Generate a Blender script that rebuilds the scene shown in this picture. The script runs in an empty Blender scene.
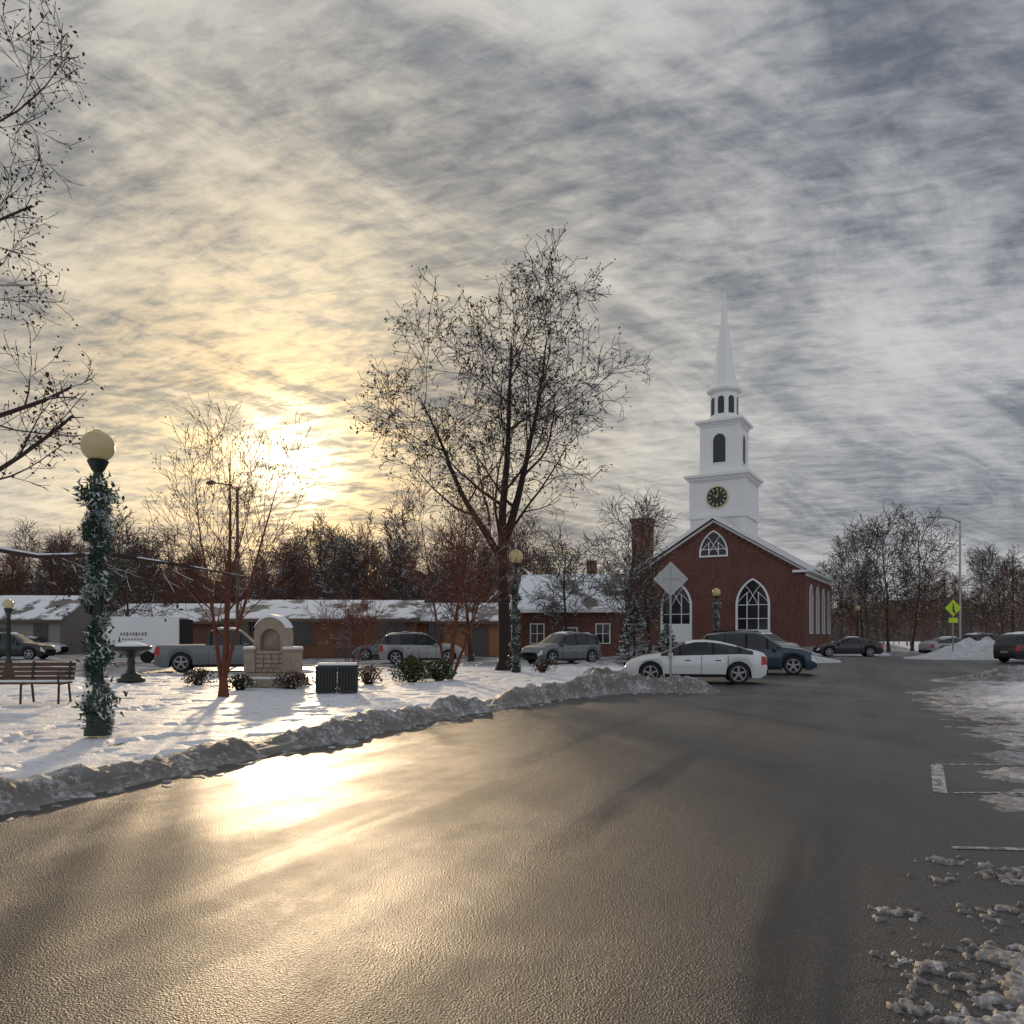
import bpy, math, random
import numpy as np
from mathutils import Vector, Matrix, Euler
random.seed(7); np.random.seed(7)
R=math.radians
scene=bpy.context.scene
COL=scene.collection
# ------------------------------------------------------------------ nodes helpers
class NT:
    def __init__(s,tree): s.t=tree; s.n=tree.nodes; s.l=tree.links
    def node(s,typ,ins=None,**kw):
        nd=s.n.new(typ)
        for k,v in kw.items(): setattr(nd,k,v)
        if ins:
            for k,v in ins.items():
                if isinstance(v,bpy.types.NodeSocket): s.l.new(v,nd.inputs[k])
                else: nd.inputs[k].default_value=v
        return nd
    def math(s,op,a,b=None,c=None,clamp=False):
        nd=s.n.new('ShaderNodeMath'); nd.operation=op; nd.use_clamp=clamp
        for i,v in enumerate((a,b,c)):
            if v is None: continue
            if isinstance(v,bpy.types.NodeSocket): s.l.new(v,nd.inputs[i])
            else: nd.inputs[i].default_value=v
        return nd.outputs[0]
    def mix(s,f,a,b,blend='MIX'):
        nd=s.n.new('ShaderNodeMix'); nd.data_type='RGBA'; nd.blend_type=blend
        for i,v in ((0,f),(6,a),(7,b)):
            if isinstance(v,bpy.types.NodeSocket): s.l.new(v,nd.inputs[i])
            else: nd.inputs[i].default_value=(tuple(v)+(1,))[:4] if i else v
        return nd.outputs[2]
    def ramp(s,f,pts):
        nd=s.n.new('ShaderNodeMapRange'); nd.interpolation_type='SMOOTHSTEP'; nd.clamp=True
        s.l.new(f,nd.inputs[0])
        for i,v in enumerate(pts): nd.inputs[i+1].default_value=v
        return nd.outputs[0]
    def noise(s,vec,scale,detail=4,rough=.55,dist=0):
        nd=s.n.new('ShaderNodeTexNoise')
        if vec is not None: s.l.new(vec,nd.inputs['Vector'])
        nd.inputs['Scale'].default_value=scale; nd.inputs['Detail'].default_value=detail
        nd.inputs['Roughness'].default_value=rough; nd.inputs['Distortion'].default_value=dist
        return nd.outputs['Fac']
    def mapping(s,vec,scale=(1,1,1),rot=(0,0,0),loc=(0,0,0)):
        nd=s.n.new('ShaderNodeMapping'); s.l.new(vec,nd.inputs[0])
        nd.inputs['Scale'].default_value=scale; nd.inputs['Rotation'].default_value=rot; nd.inputs['Location'].default_value=loc
        return nd.outputs[0]
def newmat(name):
    m=bpy.data.materials.new(name); m.use_nodes=True
    t=NT(m.node_tree); b=t.n['Principled BSDF']; return m,t,b
def simple(name,col,rough=.6,metal=0,var=.15,scale=8,bump=0,spec=None,coat=0):
    m,t,b=newmat(name)
    tc=t.node('ShaderNodeTexCoord').outputs['Object']
    f=t.noise(tc,scale,4)
    c=t.mix(f,[x*(1-var) for x in col],[min(1,x*(1+var)) for x in col])
    t.l.new(c,b.inputs['Base Color']); b.inputs['Roughness'].default_value=rough; b.inputs['Metallic'].default_value=metal
    if spec is not None: b.inputs['Specular IOR Level'].default_value=spec
    if coat: b.inputs['Coat Weight'].default_value=coat; b.inputs['Coat Roughness'].default_value=.05
    if bump:
        bp=t.node('ShaderNodeBump',{'Height':f,'Strength':bump,'Distance':.02}); t.l.new(bp.outputs[0],b.inputs['Normal'])
    return m
def topsnow(name,col,lo=.35,hi=.6,rough=.85,scale=3,nth=.42,base2=None):
    m,t,b=newmat(name)
    tc=t.node('ShaderNodeTexCoord').outputs['Object']
    nz=t.node('ShaderNodeSeparateXYZ',{0:t.node('ShaderNodeNewGeometry').outputs['Normal']}).outputs[2]
    n=t.noise(tc,scale,3)
    a=t.math('MULTIPLY',t.ramp(nz,(lo,hi,0,1)),t.ramp(n,(nth-.04,nth+.04,0,1)))
    n2=t.noise(tc,scale*5,2)
    base=t.mix(n2,[x*.7 for x in col],base2 or [x*1.3 for x in col])
    t.l.new(t.mix(a,base,(.8,.83,.88)),b.inputs['Base Color']); b.inputs['Roughness'].default_value=rough
    b.inputs['Specular IOR Level'].default_value=.2
    return m
# ------------------------------------------------------------------ materials
M={}
M['bark']=topsnow('bark',(.036,.028,.024),.5,.8,nth=.56)
M['barksnow']=topsnow('bark_snowy',(.055,.042,.036),.15,.5,nth=.50)
M['barkgrey']=topsnow('bark_grey',(.062,.05,.043),.25,.6,nth=.55)
M['barkred']=topsnow('bark_red',(.14,.052,.033),.35,.7,nth=.55)
M['barkfar']=topsnow('bark_far',(.085,.062,.055),.3,.7,nth=.54,scale=.6)
M['barkfarwarm']=topsnow('bark_far_warm',(.14,.07,.048),.5,.8,nth=.6,scale=.6)
M['leaf']=simple('dead_leaf',(.05,.03,.02),.8)
M['needle']=topsnow('evergreen_needle',(.03,.055,.03),.1,.6,scale=2.5,nth=.46)
M['garland']=simple('garland_green',(.022,.055,.034),.7,scale=20,var=.5)
M['tinsel']=simple('garland_snow',(.5,.56,.56),.5,scale=30)
M['black']=simple('black_iron',(.018,.022,.02),.4)
M['green']=simple('post_green',(.010,.022,.018),.4)
M['white']=simple('white_paint',(.8,.81,.82),.55,var=.05,scale=1.5)
M['darkglass']=simple('dark_glass',(.02,.022,.027),.08)
M['roofdark']=simple('roof_shingle',(.09,.085,.085),.8)
M['browntrim']=simple('brown_trim',(.11,.075,.055),.7)
M['snowcap']=simple('snow_cap',(.84,.87,.92),.7,var=.04,bump=.3)
M['metal']=simple('galvanised',(.35,.36,.37),.45,.6)
M['signback']=simple('sign_back',(.42,.43,.44),.45,.3)
M['signyellow']=simple('sign_yellow_green',(.55,.75,.03),.5,var=.05)
M['wood']=simple('bench_wood',(.09,.04,.02),.6,scale=30,var=.4)
M['stone']=simple('monument_stone',(.32,.27,.21),.85,scale=6,var=.4,bump=.8)
M['tan']=simple('brown_wood_wall',(.15,.072,.042),.85,var=.35,scale=1.5)
M['orange']=simple('orange_wall',(.32,.14,.065),.85,var=.2,scale=1.5)
M['greywall']=simple('grey_siding',(.25,.23,.21),.8)
M['tyre']=simple('tyre',(.015,.015,.015),.8)
M['rim']=simple('rim',(.35,.36,.38),.3,.8)
M['underbody']=simple('underbody',(.01,.01,.01),.9)
M['light']=simple('headlight',(.7,.72,.74),.15)
M['tail']=simple('taillight',(.4,.015,.01),.2)
for n,c in (('paint_white',(.68,.70,.72)),('paint_teal',(.007,.034,.06)),('paint_black',(.012,.012,.014)),('paint_grey',(.14,.155,.17)),('paint_silver',(.30,.31,.32)),('paint_red',(.25,.02,.02))):
    M[n]=simple(n,c,.28,.1,var=.06,coat=.6)
m,t,b=newmat('globe_glass'); b.inputs['Roughness'].default_value=.3
tc=t.node('ShaderNodeTexCoord').outputs['Object']
t.l.new(t.mix(t.noise(tc,5,3),(.36,.30,.15),(.48,.42,.25)),b.inputs['Base Color'])
b.inputs['Emission Color'].default_value=(1,.75,.3,1); b.inputs['Emission Strength'].default_value=.05
M['globe']=m
def brickmat(name,c1,c2,mortar):
    m,t,b=newmat(name)
    tc=t.node('ShaderNodeTexCoord').outputs['Object']
    sp=t.node('ShaderNodeSeparateXYZ',{0:tc})
    v=t.node('ShaderNodeCombineXYZ',{0:t.math('ADD',sp.outputs[0],sp.outputs[1]),1:sp.outputs[2]}).outputs[0]
    br=t.node('ShaderNodeTexBrick',{'Vector':v,'Color1':c1+(1,),'Color2':c2+(1,),'Mortar':mortar+(1,),'Scale':1.0,'Mortar Size':.008,'Brick Width':.24,'Row Height':.08})
    n=t.noise(tc,.6,5); n2=t.noise(tc,5,4,.7)
    c=t.mix(t.ramp(n,(.35,.65,.0,.6)),br.outputs[0],(.07,.03,.025))
    c=t.mix(t.ramp(n2,(.46,.68,0,.65)),c,(.27,.115,.085))
    t.l.new(c,b.inputs['Base Color']); b.inputs['Roughness'].default_value=.85
    return m
M['brick']=brickmat('church_brick',(.17,.05,.034),(.10,.034,.026),(.17,.12,.10))
m,t,b=newmat('roof_snow')
tc=t.node('ShaderNodeTexCoord').outputs['Object']
n=t.noise(tc,.5,6,.6)
t.l.new(t.mix(t.ramp(n,(.42,.52,0,1)),(.12,.1,.09),(.8,.83,.88)),b.inputs['Base Color']); b.inputs['Roughness'].default_value=.5
M['roofsnow']=m
def snowmat(name,attr=True):
    m,t,b=newmat(name)
    tc=t.node('ShaderNodeTexCoord').outputs['Object']
    big=t.noise(tc,.35,5); mid=t.noise(tc,2.2,6,.6); fine=t.noise(tc,14,5,.65); gr=t.noise(tc,60,3,.7)
    c=t.mix(big,(.74,.77,.84),(.86,.87,.91))
    spk=t.math('MULTIPLY',t.ramp(mid,(.53,.63,0,1)),t.ramp(fine,(.49,.60,0,1)))
    c=t.mix(t.math('MULTIPLY',spk,.65),c,(.22,.16,.09))
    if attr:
        d=t.node('ShaderNodeAttribute',attribute_name='dirt_shade').outputs['Fac']  # mask for grime and painted bank shade, both darken the snow
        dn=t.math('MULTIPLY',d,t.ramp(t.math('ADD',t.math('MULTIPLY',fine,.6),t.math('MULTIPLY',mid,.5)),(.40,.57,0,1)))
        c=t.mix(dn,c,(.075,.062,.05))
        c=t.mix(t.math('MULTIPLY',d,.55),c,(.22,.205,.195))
    t.l.new(c,b.inputs['Base Color']); b.inputs['Roughness'].default_value=.55; b.inputs['Specular IOR Level'].default_value=.35
    h=t.math('ADD',t.math('MULTIPLY',mid,.6),t.math('ADD',t.math('MULTIPLY',fine,.26),t.math('MULTIPLY',gr,.06)))
    bp=t.node('ShaderNodeBump',{'Height':h,'Strength':.8,'Distance':.15}); t.l.new(bp.outputs[0],b.inputs['Normal'])
    return m
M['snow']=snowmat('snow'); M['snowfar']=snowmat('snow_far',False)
# wet asphalt
m,t,b=newmat('wet_asphalt')
tc=t.node('ShaderNodeTexCoord').outputs['Object']
along=t.mapping(t.mapping(tc,(1,1,1),(0,0,R(24.6))),(1.0,.07,1))
band=t.noise(along,.62,3,.5); streak=t.noise(along,5.0,5,.65)
patch=t.noise(tc,.6,7,.65,.6); mid=t.noise(tc,5,5,.6)
agg=t.node('ShaderNodeTexVoronoi',{'Vector':tc,'Scale':85.0}).outputs['Distance']
agg2=t.noise(tc,160,2,.6)
wet=t.ramp(t.math('ADD',t.math('MULTIPLY',band,.55),t.math('ADD',t.math('MULTIPLY',patch,.45),t.math('MULTIPLY',streak,.12))),(.48,.66,0,1)) # 1 = drier
base=t.mix(mid,(.014,.015,.017),(.036,.036,.037))
base=t.mix(t.ramp(agg2,(.50,.68,0,.9)),base,(.17,.16,.15))
base=t.mix(t.math('MULTIPLY',wet,.4),base,(.075,.075,.075))
ax=t.node('ShaderNodeSeparateXYZ',{0:t.mapping(tc,(1,1,1),(0,0,R(24.6)))}).outputs[0]
axw=t.math('ADD',ax,t.math('MULTIPLY',t.noise(along,.5,2),1.2))
def track(c,wd=.24): return t.ramp(t.math('ABSOLUTE',t.math('SUBTRACT',axw,c)),(wd*.4,wd,1,0))
tr=t.math('MAXIMUM',t.math('MAXIMUM',track(-1.35),track(.25)),t.math('MAXIMUM',track(-3.2),track(1.9)))
tr=t.math('MULTIPLY',tr,t.ramp(streak,(.35,.6,.25,1)))
base=t.mix(t.math('MULTIPLY',tr,.6),base,(.012,.012,.013))
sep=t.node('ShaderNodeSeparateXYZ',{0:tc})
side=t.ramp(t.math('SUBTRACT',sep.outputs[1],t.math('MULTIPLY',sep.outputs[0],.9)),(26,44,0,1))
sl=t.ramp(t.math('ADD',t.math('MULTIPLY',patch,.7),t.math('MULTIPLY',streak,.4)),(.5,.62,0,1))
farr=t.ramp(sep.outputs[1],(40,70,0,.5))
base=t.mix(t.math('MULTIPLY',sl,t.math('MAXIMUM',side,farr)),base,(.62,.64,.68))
ck=t.node('ShaderNodeTexVoronoi',{'Vector':t.mapping(t.node('ShaderNodeVectorMath',{0:tc,1:t.node('ShaderNodeTexNoise',{'Vector':tc,'Scale':.8,'Detail':4}).outputs['Color']},operation='ADD').outputs[0],(.22,.12,1),(0,0,R(24.6))),'Scale':1.0},feature='DISTANCE_TO_EDGE').outputs['Distance']
crack=t.ramp(ck,(.0,.004,1,0))
base=t.mix(t.math('MULTIPLY',crack,.6),base,(.012,.012,.013))
t.l.new(base,b.inputs['Base Color'])
ro=t.math('ADD',t.math('MULTIPLY',wet,.14),.31)
ro=t.math('ADD',ro,t.math('MULTIPLY',mid,.14))
ro=t.math('SUBTRACT',ro,t.math('MULTIPLY',tr,.10))
t.l.new(ro,b.inputs['Roughness'])
t.l.new(t.math('SUBTRACT',.44,t.math('MULTIPLY',wet,.12)),b.inputs['Specular IOR Level'])
h=t.math('ADD',t.math('MULTIPLY',agg,.9),t.math('ADD',t.math('MULTIPLY',agg2,.9),t.math('MULTIPLY',mid,.10)))
bs=t.math('SUBTRACT',t.math('ADD',t.math('MULTIPLY',wet,.2),.72),t.math('MULTIPLY',tr,.2))
bp=t.node('ShaderNodeBump',{'Height':h,'Strength':bs,'Distance':.008}); t.l.new(bp.outputs[0],b.inputs['Normal'])
M['asphalt']=m
m,t,b=newmat('worn_road_paint')
tc=t.node('ShaderNodeTexCoord').outputs['Object']
t.l.new(t.mix(t.ramp(t.noise(tc,12,5,.7),(.42,.56,0,1)),(.5,.5,.49),(.09,.09,.09)),b.inputs['Base Color']); b.inputs['Roughness'].default_value=.4
M['paint']=m
# ------------------------------------------------------------------ mesh helpers
class MB:
    def __init__(s): s.v=[]; s.f=[]; s.m=[]
    def add(s,vs,fs,mi=0):
        o=len(s.v); s.v.extend([tuple(v) for v in vs]); s.f.extend([tuple(i+o for i in f) for f in fs]); s.m.extend([mi]*len(fs))
    def box(s,c,size,mi=0,rz=0,ry=0,rx=0):
        a,b_,c_=[x/2 for x in size]
        mt=Matrix.Translation(c)@Euler((rx,ry,rz)).to_matrix().to_4x4()
        vs=[mt@Vector((x,y,z)) for x in(-a,a) for y in(-b_,b_) for z in(-c_,c_)]
        s.add(vs,[(0,1,3,2),(4,6,7,5),(0,4,5,1),(2,3,7,6),(0,2,6,4),(1,5,7,3)],mi)
    def tube(s,pts,rad,n=6,mi=0,cap=True):
        pts=[Vector(p) for p in pts]; vs=[]; k=len(pts); u=None
        for i in range(k):
            d=(pts[min(i+1,k-1)]-pts[max(i-1,0)])
            if d.length<1e-9: d=Vector((0,0,1))
            d.normalize()
            if u is None: u=d.orthogonal().normalized()
            else:
                u=u-d*u.dot(d)
                u=u.normalized() if u.length>1e-6 else d.orthogonal().normalized()
            w=d.cross(u); r=rad[i]
            for j in range(n):
                a=2*math.pi*j/n; q=pts[i]+(u*math.cos(a)+w*math.sin(a))*r; vs.append((q.x,q.y,q.z))
        fs=[(i*n+j,i*n+(j+1)%n,(i+1)*n+(j+1)%n,(i+1)*n+j) for i in range(k-1) for j in range(n)]
        if cap: fs.append(tuple(range(n))[::-1]); fs.append(tuple((k-1)*n+j for j in range(n)))
        s.add(vs,fs,mi)
    def lathe(s,prof,c=(0,0,0),n=16,mi=0,rot=0):
        vs=[];k=len(prof)
        for r,z in prof:
            for j in range(n):
                a=2*math.pi*j/n+rot; vs.append((c[0]+r*math.cos(a),c[1]+r*math.sin(a),c[2]+z))
        fs=[(i*n+j,i*n+(j+1)%n,(i+1)*n+(j+1)%n,(i+1)*n+j) for i in range(k-1) for j in range(n)]
        fs.append(tuple(range(n))[::-1]); fs.append(tuple((k-1)*n+j for j in range(n)))
        s.add(vs,fs,mi)
    def prism(s,pts,org,ux,uz,depth,mi=0):
        o=Vector(org);ux=Vector(ux);uz=Vector(uz);d=Vector(depth);n=len(pts)
        a=[o+ux*p[0]+uz*p[1] for p in pts]; bq=[q+d for q in a]
        s.add(a+bq,[tuple(range(n))[::-1],tuple(range(n,2*n))]+[(i,(i+1)%n,n+(i+1)%n,n+i) for i in range(n)],mi)
    def ring(s,po,pi,org,ux,uz,depth,mi=0):
        o=Vector(org);ux=Vector(ux);uz=Vector(uz);d=Vector(depth);n=len(po)
        A=[o+ux*p[0]+uz*p[1] for p in po];B=[o+ux*p[0]+uz*p[1] for p in pi]
        vs=A+B+[q+d for q in A]+[q+d for q in B]; fs=[]
        for i in range(n):
            j=(i+1)%n
            fs+=[(i,j,n+j,n+i),(2*n+i,3*n+i,3*n+j,2*n+j),(i,2*n+i,2*n+j,j),(n+i,n+j,3*n+j,3*n+i)]
        s.add(vs,fs,mi)
    def obj(s,name,mats,parent=None,loc=(0,0,0),rz=0,smooth=False,bevel=0,recalc=True):
        me=bpy.data.meshes.new(name); me.from_pydata(s.v,[],s.f)
        for mm in (mats if isinstance(mats,(list,tuple)) else [mats]): me.materials.append(M[mm] if isinstance(mm,str) else mm)
        me.polygons.foreach_set('material_index',s.m)
        if smooth: me.polygons.foreach_set('use_smooth',[True]*len(s.f))
        me.update()
        if recalc:
            import bmesh
            bm=bmesh.new(); bm.from_mesh(me); bmesh.ops.recalc_face_normals(bm,faces=bm.faces); bm.to_mesh(me); bm.free()
        ob=bpy.data.objects.new(name,me); COL.objects.link(ob); ob.location=loc; ob.rotation_euler=(0,0,rz)
        if parent: ob.parent=parent
        if bevel:
            md=ob.modifiers.new('bevel','BEVEL'); md.width=bevel; md.segments=2; md.limit_method='ANGLE'
        return ob
def empty(name,loc=(0,0,0),rz=0):
    e=bpy.data.objects.new(name,None); COL.objects.link(e); e.location=loc; e.rotation_euler=(0,0,rz); e.empty_display_size=.3; return e
_rng=np.random.RandomState(3); _lat=_rng.rand(256,256)
def vnoise(x,y):
    xi=np.floor(x).astype(int); yi=np.floor(y).astype(int); fx=x-xi; fy=y-yi
    fx=fx*fx*(3-2*fx); fy=fy*fy*(3-2*fy)
    g=lambda a,b_: _lat[a%256,b_%256]
    return (g(xi,yi)*(1-fx)+g(xi+1,yi)*fx)*(1-fy)+(g(xi,yi+1)*(1-fx)+g(xi+1,yi+1)*fx)*fy
def fbm(x,y,o=4):
    s=0;a=.5;t_=0
    for i in range(o):
        s=s+a*vnoise(x*2**i+17.3*i,y*2**i+5.1*i); t_+=a; a*=.5
    return s/t_
def sdf(poly,X,Y):
    P=np.array(poly,float); n=len(P); D=np.full(X.shape,1e9); ins=np.zeros(X.shape,bool)
    for i in range(n):
        a=P[i];b_=P[(i+1)%n]; e=b_-a; L=(e**2).sum()
        tt=np.clip(((X-a[0])*e[0]+(Y-a[1])*e[1])/L,0,1)
        D=np.minimum(D,np.hypot(X-a[0]-tt*e[0],Y-a[1]-tt*e[1]))
        c=((a[1]>Y)!=(b_[1]>Y)); xx=(e[0])*(Y-a[1])/(e[1] if abs(e[1])>1e-9 else 1e-9)+a[0]
        ins^=(c&(X<xx))
    return np.where(ins,D,-D)
def heightgrid(name,x0,x1,y0,y1,res,fn,mat):
    xs=np.arange(x0,x1+res,res); ys=np.arange(y0,y1+res,res)
    X,Y=np.meshgrid(xs,ys); Z,D=fn(X,Y); ny,nx=X.shape
    keep=(Z>-0.03)
    cell=keep[:-1,:-1]|keep[1:,:-1]|keep[:-1,1:]|keep[1:,1:]
    idx=np.arange(nx*ny).reshape(ny,nx)
    F=np.stack([idx[:-1,:-1],idx[:-1,1:],idx[1:,1:],idx[1:,:-1]],-1)[cell]
    used=np.unique(F); re=np.zeros(nx*ny,int); re[used]=np.arange(len(used)); F=re[F]
    V=np.stack([X.ravel(),Y.ravel(),Z.ravel()],-1)[used]
    me=bpy.data.meshes.new(name); me.vertices.add(len(V)); me.vertices.foreach_set('co',V.ravel())
    me.loops.add(F.size); me.loops.foreach_set('vertex_index',F.ravel().astype(np.int32))
    me.polygons.add(len(F)); me.polygons.foreach_set('loop_start',np.arange(0,F.size,4,dtype=np.int32))
    me.update(calc_edges=True); me.polygons.foreach_set('use_smooth',[True]*len(F))
    at=me.attributes.new('dirt_shade','FLOAT','POINT'); at.data.foreach_set('value',D.ravel()[used].astype(np.float32))
    me.materials.append(M[mat]); ob=bpy.data.objects.new(name,me); COL.objects.link(ob); return ob
sm=lambda a,b_,x: (lambda u:u*u*(3-2*u))(np.clip((x-a)/(b_-a),0,1))
# ------------------------------------------------------------------ ground & road
g=MB(); g.add([(-900,-60,0),(900,-60,0),(900,1500,0),(-900,1500,0)],[(0,1,2,3)]); g.obj('ground','snowfar',recalc=False)
g=MB(); g.add([(-60,-12,.004),(70,-12,.004),(70,78,.004),(-60,78,.004)],[(0,1,2,3)])
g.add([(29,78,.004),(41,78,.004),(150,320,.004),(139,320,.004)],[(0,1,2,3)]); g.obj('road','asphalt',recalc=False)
park=[(-60,-11),(-11,-8),(-7.4,0),(-4.55,6.5),(-3.65,8.7),(-1.95,12.8),(-.4,15.9),(1.1,18.8),(3.4,21.2),(5.0,20.9),(5.8,21.4),(5.2,22.6),(3.2,24.2),(3.3,28.5),(6.4,30.2),(7.8,34),(7.2,37.5),(-3,37),(-10,29.5),(-20,28),(-60,28)]
def parkf(X,Y):
    wob=(fbm(X*1.1,Y*1.1,4)-.5)*.9
    s=sdf(park,X,Y)+wob*.5
    n=fbm(X*.5,Y*.5,4); n2=fbm(X*3.1+9,Y*3.1,4); n3=fbm(X*9+3,Y*9,3); lum=fbm(X*.9+40,Y*.9,3)
    foot=fbm(X*2.3+77,Y*2.3+11,3)
    base=.09+.07*(n-.3)+.04*(n2-.5)+.018*(n3-.5)-.09*sm(.62,.77,foot)
    ridge=(.05+.27*sm(.25,.75,lum))*np.exp(-((s-.45)/.38)**2)*(.45+.8*n2)+.14*(n3-.5)*np.exp(-((s-.3)/.45)**2)
    ridge*=1+1.0*np.exp(-(((X-3)/2.2)**2+((Y-21)/2.2)**2))
    z=base*sm(0,.5,s)+ridge*sm(0,.22,s)
    z=np.where(s<0,-.06+.1*np.maximum(s,-.3),z-.01)
    cr=(n3-.60)*.35*np.exp(-np.maximum(-s,0)/.25); z=np.where((s<0)&(s>-.7)&(cr>.008),cr,z)
    dirt_shade=np.clip(1-np.abs(s-.25)/.95,0,1)  # road grime plus grey-brown bank shadow, painted into the snow colour
    return z,dirt_shade
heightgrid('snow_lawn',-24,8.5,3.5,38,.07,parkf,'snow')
g=MB();g.add([(-60,-11,.08),(-24,-11,.08),(-24,28,.08),(-60,28,.08)],[(0,1,2,3)]);g.obj('snow_field','snowfar',recalc=False)
verge=[(4.9,7.2),(5.7,8.6),(7.3,11.3),(8.8,14.6),(10.2,18.3),(12.0,21.9),(15.6,26),(20.5,31),(31,34),(40,33),(40,4),(12,6.6)]
def vergef(X,Y):
    wob=(fbm(X*.9+5,Y*.9,4)-.5)*2.0+(fbm(X*4+5,Y*4,3)-.5)*1.4
    s=sdf(verge,X,Y)+.22+wob*.8
    n=fbm(X*1.3,Y*1.3,4); n2=fbm(X*5+9,Y*5,4); n3=fbm(X*13+9,Y*13,2)
    z=(-.025+.11*n+.10*(n2-.5)+.03*(n3-.5))*sm(-.1,.5,s)+.03*sm(1,3,s)
    z=np.where(s<-.1,-.06,z)
    pil=.6*np.exp(-(((X-17.9)/2.2)**2+((Y-26.5)/1.2)**2))*(.4+1.0*n2); z=np.maximum(z,pil-.05)
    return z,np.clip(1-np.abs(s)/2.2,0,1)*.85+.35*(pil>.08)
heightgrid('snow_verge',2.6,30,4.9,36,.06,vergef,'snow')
def slushf(X,Y):
    s1=.95-np.hypot((X-2.62)/.95,(Y-3.0)/.95)
    sp=[(2.22,4.40,.20,.10),(2.02,3.78,.14,.09),(2.35,3.95,.16,.10),(3.02,5.45,.10,.10),(2.75,5.0,.13,.13),(3.3,5.2,.16,.10),(2.95,4.4,.22,.15),(3.5,4.9,.3,.25)]
    s=s1*1.7
    for cx,cy_,rx,ry in sp: s=np.maximum(s,.50-.55*np.hypot((X-cx)/rx,(Y-cy_)/ry))
    n=fbm(X*6.5,Y*6.5,4); n2=fbm(X*24+9,Y*24,3); n3=fbm(X*50,Y*50,2)
    s=s+(n-.57)*1.6+(n2-.5)*1.9
    k=sm(0.0,.35,s)
    z=(.005+.017*n2+.012*n3+.045*np.clip(s1,0,1)*n*n2)*k
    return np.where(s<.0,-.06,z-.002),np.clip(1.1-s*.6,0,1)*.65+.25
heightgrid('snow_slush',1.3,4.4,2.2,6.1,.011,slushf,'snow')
def pilef(X,Y):
    n=fbm(X*.9,Y*.9,4)
    z=1.15*np.exp(-(((X-31)/3.2)**2+((Y-51)/1.5)**2))+.8*np.exp(-(((X-37)/3)**2+((Y-54)/1.5)**2))+.45*np.exp(-(((X-16)/3)**2+((Y-45)/1.2)**2))+.5*np.exp(-(((X-26)/3)**2+((Y-60)/1)**2))
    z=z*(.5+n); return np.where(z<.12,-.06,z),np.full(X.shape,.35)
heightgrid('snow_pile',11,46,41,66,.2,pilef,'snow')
k=MB()
for i in range(2,11):
    a=Vector(park[i]+(0,)); b_=Vector(park[i+1]+(0,)); d=(b_-a); L=d.length; an=math.atan2(d.y,d.x); nrm=Vector((-math.sin(an),math.cos(an),0))
    c=(a+b_)/2+nrm*.32; k.box((c.x,c.y,.045),(L,.14,.09),rz=an)
k.obj('kerb',simple('kerb_concrete',(.3,.29,.27),.8))
p=MB()
def line(ax,ay,bx,by,w=.1):
    a=Vector((ax,ay,0));b_=Vector((bx,by,0));d=(b_-a).normalized();n=Vector((-d.y,d.x,0))*w/2
    p.add([(q.x,q.y,.008) for q in (a-n,b_-n,b_+n,a+n)],[(0,1,2,3)])
line(4.32,7.75,5.2,9.4,.13); line(5.2,9.45,7.2,9.4,.07); line(4.45,7.75,6,7.8,.05); line(3.3,5.75,5.4,5.6,.07)
p.obj('road_marking','paint',recalc=False)
# ------------------------------------------------------------------ trees
class Tree:
    def __init__(s,seed): s.r=random.Random(seed); s.mb=MB(); s.tips=[]; s.bound=None; s.minr=.004
    def branch(s,p,d,L,r,lev,P):
        rr=s.r; n=max(3,int(P['seg'][lev]*1.0)); st=L/n; pts=[p.copy()]; rad=[r]; d=d.normalized(); endr=r*P['taper'][lev]
        for i in range(n):
            w=P['wob'][lev]
            d=(d+Vector((rr.uniform(-w,w),rr.uniform(-w,w),rr.uniform(-w,w)))+Vector((0,0,P['up'][lev]))).normalized()
            p=p+d*st
            if s.bound and not s.bound(p): break
            pts.append(p.copy()); t_=(i+1)/n; rad.append(max(s.minr,r+(endr-r)*t_**.8))
        if len(pts)<2: return
        s.mb.tube(pts,rad,P['sides'][lev],cap=lev<1)
        if lev>=P['levels']: s.tips.append(pts[-1]); s.tips.append(pts[-2]); return
        nk=P['kids'][lev]; st_=P['start'][lev]; phi=rr.uniform(0,6.28)
        for k_ in range(nk):
            t_=st_+(1-st_)*(k_+rr.random())/nk
            x=t_*n; i=min(int(x),len(pts)-2)
            if int(x)>len(pts)-2: continue
            f=x-i; q=pts[i].lerp(pts[i+1],f); dd=(pts[i+1]-pts[i]).normalized(); r0=rad[i]*(1-f)+rad[i+1]*f
            phi+=2.4+rr.uniform(-.5,.5); u=dd.orthogonal().normalized(); u=Matrix.Rotation(phi,3,dd)@u
            a=R(rr.uniform(*P['ang'][lev])); nd=dd*math.cos(a)+u*math.sin(a)
            lk=P['len'][lev]*(1-P['lfall'][lev]*(t_-st_)/(1-st_+1e-6))*rr.uniform(.7,1.25)
            s.branch(q,nd,lk*P.get('S',1),min(r0*.8,r0*P['rk'][lev]*rr.uniform(.8,1.1)),lev+1,P)
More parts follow.
